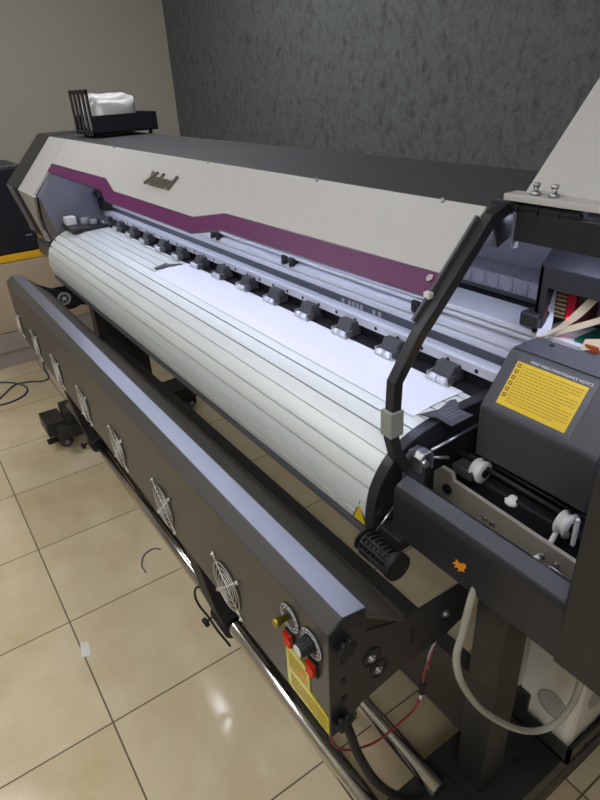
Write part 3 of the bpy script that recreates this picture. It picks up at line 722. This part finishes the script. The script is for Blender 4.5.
MB().cyl((-.50, .568, .518), (-.50, .564, .492), .006, 12).build('connector', M['dark'], w)
MB().cyl((-.50, .564, .492), (-.50, .562, .475), .003, 10).build('sleeve', M['plastic'], w)
MB().tube(smooth([(-.50, .562, .478), (-.50, .545, .455), (-.50, .510, .448), (-.50, .455, .445), (-.50, .411, .465), (-.50, .37, .50), (-.50, .347, .55), (-.505, .352, .585)], 8), .0022, 8).build('lead', M['redw'], w)
MB().tube(smooth([(-.52, .56, .57), (-.54, .52, .60), (-.57, .49, .61)], 6), .0028, 8).build('lead', M['redw'], w)
c = MB().tube(smooth([(-.478, .362, .612), (-.470, .365, .59), (-.465, .378, .525), (-.463, .415, .41), (-.462, .47, .30), (-.462, .53, .235), (-.462, .60, .225)], 8), .0085, 14).build('power_cable', M['dark'])
tag(c, 'thick black power cable hanging from the end of the heater', 'cable')
c = MB().tube(smooth([(-3.935, .55, .006), (-3.80, .525, .005), (-3.62, .51, .005), (-3.585, .47, .005), (-3.63, .40, .005), (-3.645, .318, .005), (-3.56, .245, .005), (-3.50, .19, .005), (-3.48, .10, .005), (-3.56, .02, .005), (-3.68, .10, .005), (-3.74, .25, .005), (-3.60, .36, .005), (-3.47, .34, .005), (-3.42, .22, .005), (-3.48, .02, .005)], 8), .005, 8).build('network_cable', M['blue'])
tag(c, 'dark blue cable coiled on the floor tiles by the cabinet', 'cable')
c = MB().tube(smooth([(-1.665, .37, .003), (-1.71, .372, .003), (-1.755, .40, .003), (-1.765, .44, .003), (-1.745, .462, .003)], 8), .0028, 8).build('wire_offcut', M['inner'])
tag(c, 'short grey curved wire offcut lying on the floor tiles', 'wire')
pm = MB(); pm.prism([(-1.502, .083), (-1.490, .106), (-1.435, .098), (-1.441, .072)], (0, 0, .0003), (1, 0, 0), (0, 1, 0), (0, 0, .0012))
tag(pm.build('paper_scrap', M['plastic']), 'small white paper scrap lying on a grout line of the floor', 'paper')
# media sheet and media edge clips on the platen
ms = MB(); R_ = [(.672, .9985), (.69, 1.0015), (.72, 1.0045), (.77, 1.0052), (.802, 1.0052)]
ms.ribbon([(-1.28, a, b) for a, b in R_], Vector((1.235, 0, 0)), .0009)
tag(ms.build('vinyl_sheet', M['media']), 'white vinyl sheet lying on the platen under the pinch rollers', 'vinyl sheet')
cp = thing('media_clip', 'dark metal media clip plate near the right end of the platen', 'clip', (-.67, .735, 1.007), 'media clips on the platen')
MB().prism([(-0.641, 0.665), (-0.626, 0.671), (-0.614, 0.68), (-0.577, 0.678), (-0.579, 0.734), (-0.612, 0.732), (-0.622, 0.746), (-0.638, 0.754), (-0.642, 0.744), (-0.631, 0.704)], (0, 0, 1.0145), (1, 0, 0), (0, 1, 0), (0, 0, .0018)).build('plate', M['graph'], cp)
for i in range(4): MB().box(-.622+i*.009, -.619+i*.009, .69, .728, 1.0163, 1.0171).build('rib', M['inner'], cp)
cp = thing('media_clip', 'thin dark media clip at the left edge of the vinyl sheet', 'clip', (-1.92, .74, 1.005), 'media clips on the platen')
MB().prism([(-1.929, .691), (-1.942, .719), (-1.958, .748), (-1.934, .748), (-1.910, .785), (-1.889, .78), (-1.912, .735), (-1.902, .712), (-1.908, .690)], (0, 0, 1.0042), (1, 0, 0), (0, 1, 0), (0, 0, .0018)).build('plate', M['graph'], cp)
# tray with plastic-wrapped bundle on the left end of the top cover
tx0, tx1, ty0, ty1, tz = -3.02, -2.76, .835, 1.12, 1.378
T = thing('storage_tray', 'black metal tray with a slatted end on top of the printer', 'tray', (-2.93, .98, 1.362))
b = MB(); b.box(tx0, tx1, ty0, ty1, tz, tz+.006); b.box(tx0, tx0+.004, ty0, ty1, tz, tz+.072); b.box(tx1-.004, tx1, ty0, ty1, tz, tz+.072); b.box(tx0, tx1, ty1-.004, ty1, tz, tz+.072)
b.build('body', M['tray'], T)
b = MB()
for i in range(5):
    xa = tx0+(tx1-tx0-.022)*i/4; b.box(xa, xa+.022, ty0-.006, ty0, tz-.004, tz+.17)
b.box(tx0, tx1, ty0-.006, ty0, tz+.155, tz+.172); b.box(tx0, tx1, ty0-.006, ty0, tz-.004, tz+.012)
b.build('slatted_end', M['tray'], T)
for x in (tx0+.02, tx1-.02):
    for y in (ty0+.03, ty1-.03): MB().cyl((x, y, 1.3622), (x, y, tz+.001), .008, 12).build('foot', M['tray'], T)
bm = bmesh.new(); bmesh.ops.create_icosphere(bm, subdivisions=4, radius=1)
import mathutils
for v in bm.verts:
    c = v.co.copy()
    q = Vector((math.copysign(abs(c.x)**.45, c.x), math.copysign(abs(c.y)**.45, c.y), math.copysign(abs(c.z)**.5, c.z)))
    n = mathutils.noise.noise(c*2.2)*.10+mathutils.noise.noise(c*6)*.05
    q *= 1+n
    v.co = Vector((q.x*.09, q.y*.105, q.z*.076+(.012*mathutils.noise.noise(c*3+Vector((5, 1, 2))))))
for f in bm.faces: f.smooth = True
zmin = min(v.co.z for v in bm.verts)
for v in bm.verts: v.co.z = max(v.co.z, -.066)
mb = MB(); mb.bm.free(); mb.bm = bm
for v in bm.verts: v.co += Vector((-2.89, .955, tz+.006+.0662))
tag(mb.build('plastic_bundle', M['bag']), 'white plastic-wrapped bundle sitting in the black tray', 'bundle')
# cabinet at the left with the black box on it
K = thing('drawer_cabinet', 'cream drawer cabinet with a yellow edged top at the far left', 'cabinet', (-4.2, .25, 0))
MB().box(-4.49, -3.96, -.6, .95, .10, .655, .003).build('body', M['cab'], K)
MB().box(-4.49, -3.96, -.6, .95, .0, .10).build('plinth', M['plinth'], K)
MB().box(-4.49, -3.95, -.62, .97, .655, .695, .003).build('top', M['ytable'], K)
for y0, y1 in ((-.59, .16), (.17, .94)):
    for z0, z1 in ((.232, .648), (.105, .226)):
        d = MB().box(-3.962, -3.948, y0, y1, z0, z1, .002).build('drawer_front', M['cab'] if z0 > .2 else M['plinth'], K)
X = thing('black_box', 'black box shaped speaker on the yellow edged cabinet top', 'speaker', (-4.1, .55, .695))
MB().box(-4.32, -3.90-.06, .35, .72, .6955, 1.19, .008).build('body', M['tray'], X)
MB().box(-3.962, -3.955, .365, .705, .71, 1.175, .003).build('front_panel', M['tray'], X)
MB().box(-3.955, -3.9535, .655, .69, .79, .795).build('badge', M['greyp'], X)

# ------------------------------------------------------------------ world and output
wd = bpy.data.worlds.new('world'); scn.world = wd; wd.use_nodes = True
bg = wd.node_tree.nodes['Background']; bg.inputs[0].default_value = (.8, .85, 1, 1); bg.inputs[1].default_value = .0
vs = scn.view_settings; vs.view_transform = 'Standard'; vs.look = 'None'; vs.gamma = 1; vs.use_curve_mapping = False; vs.exposure = 0.0
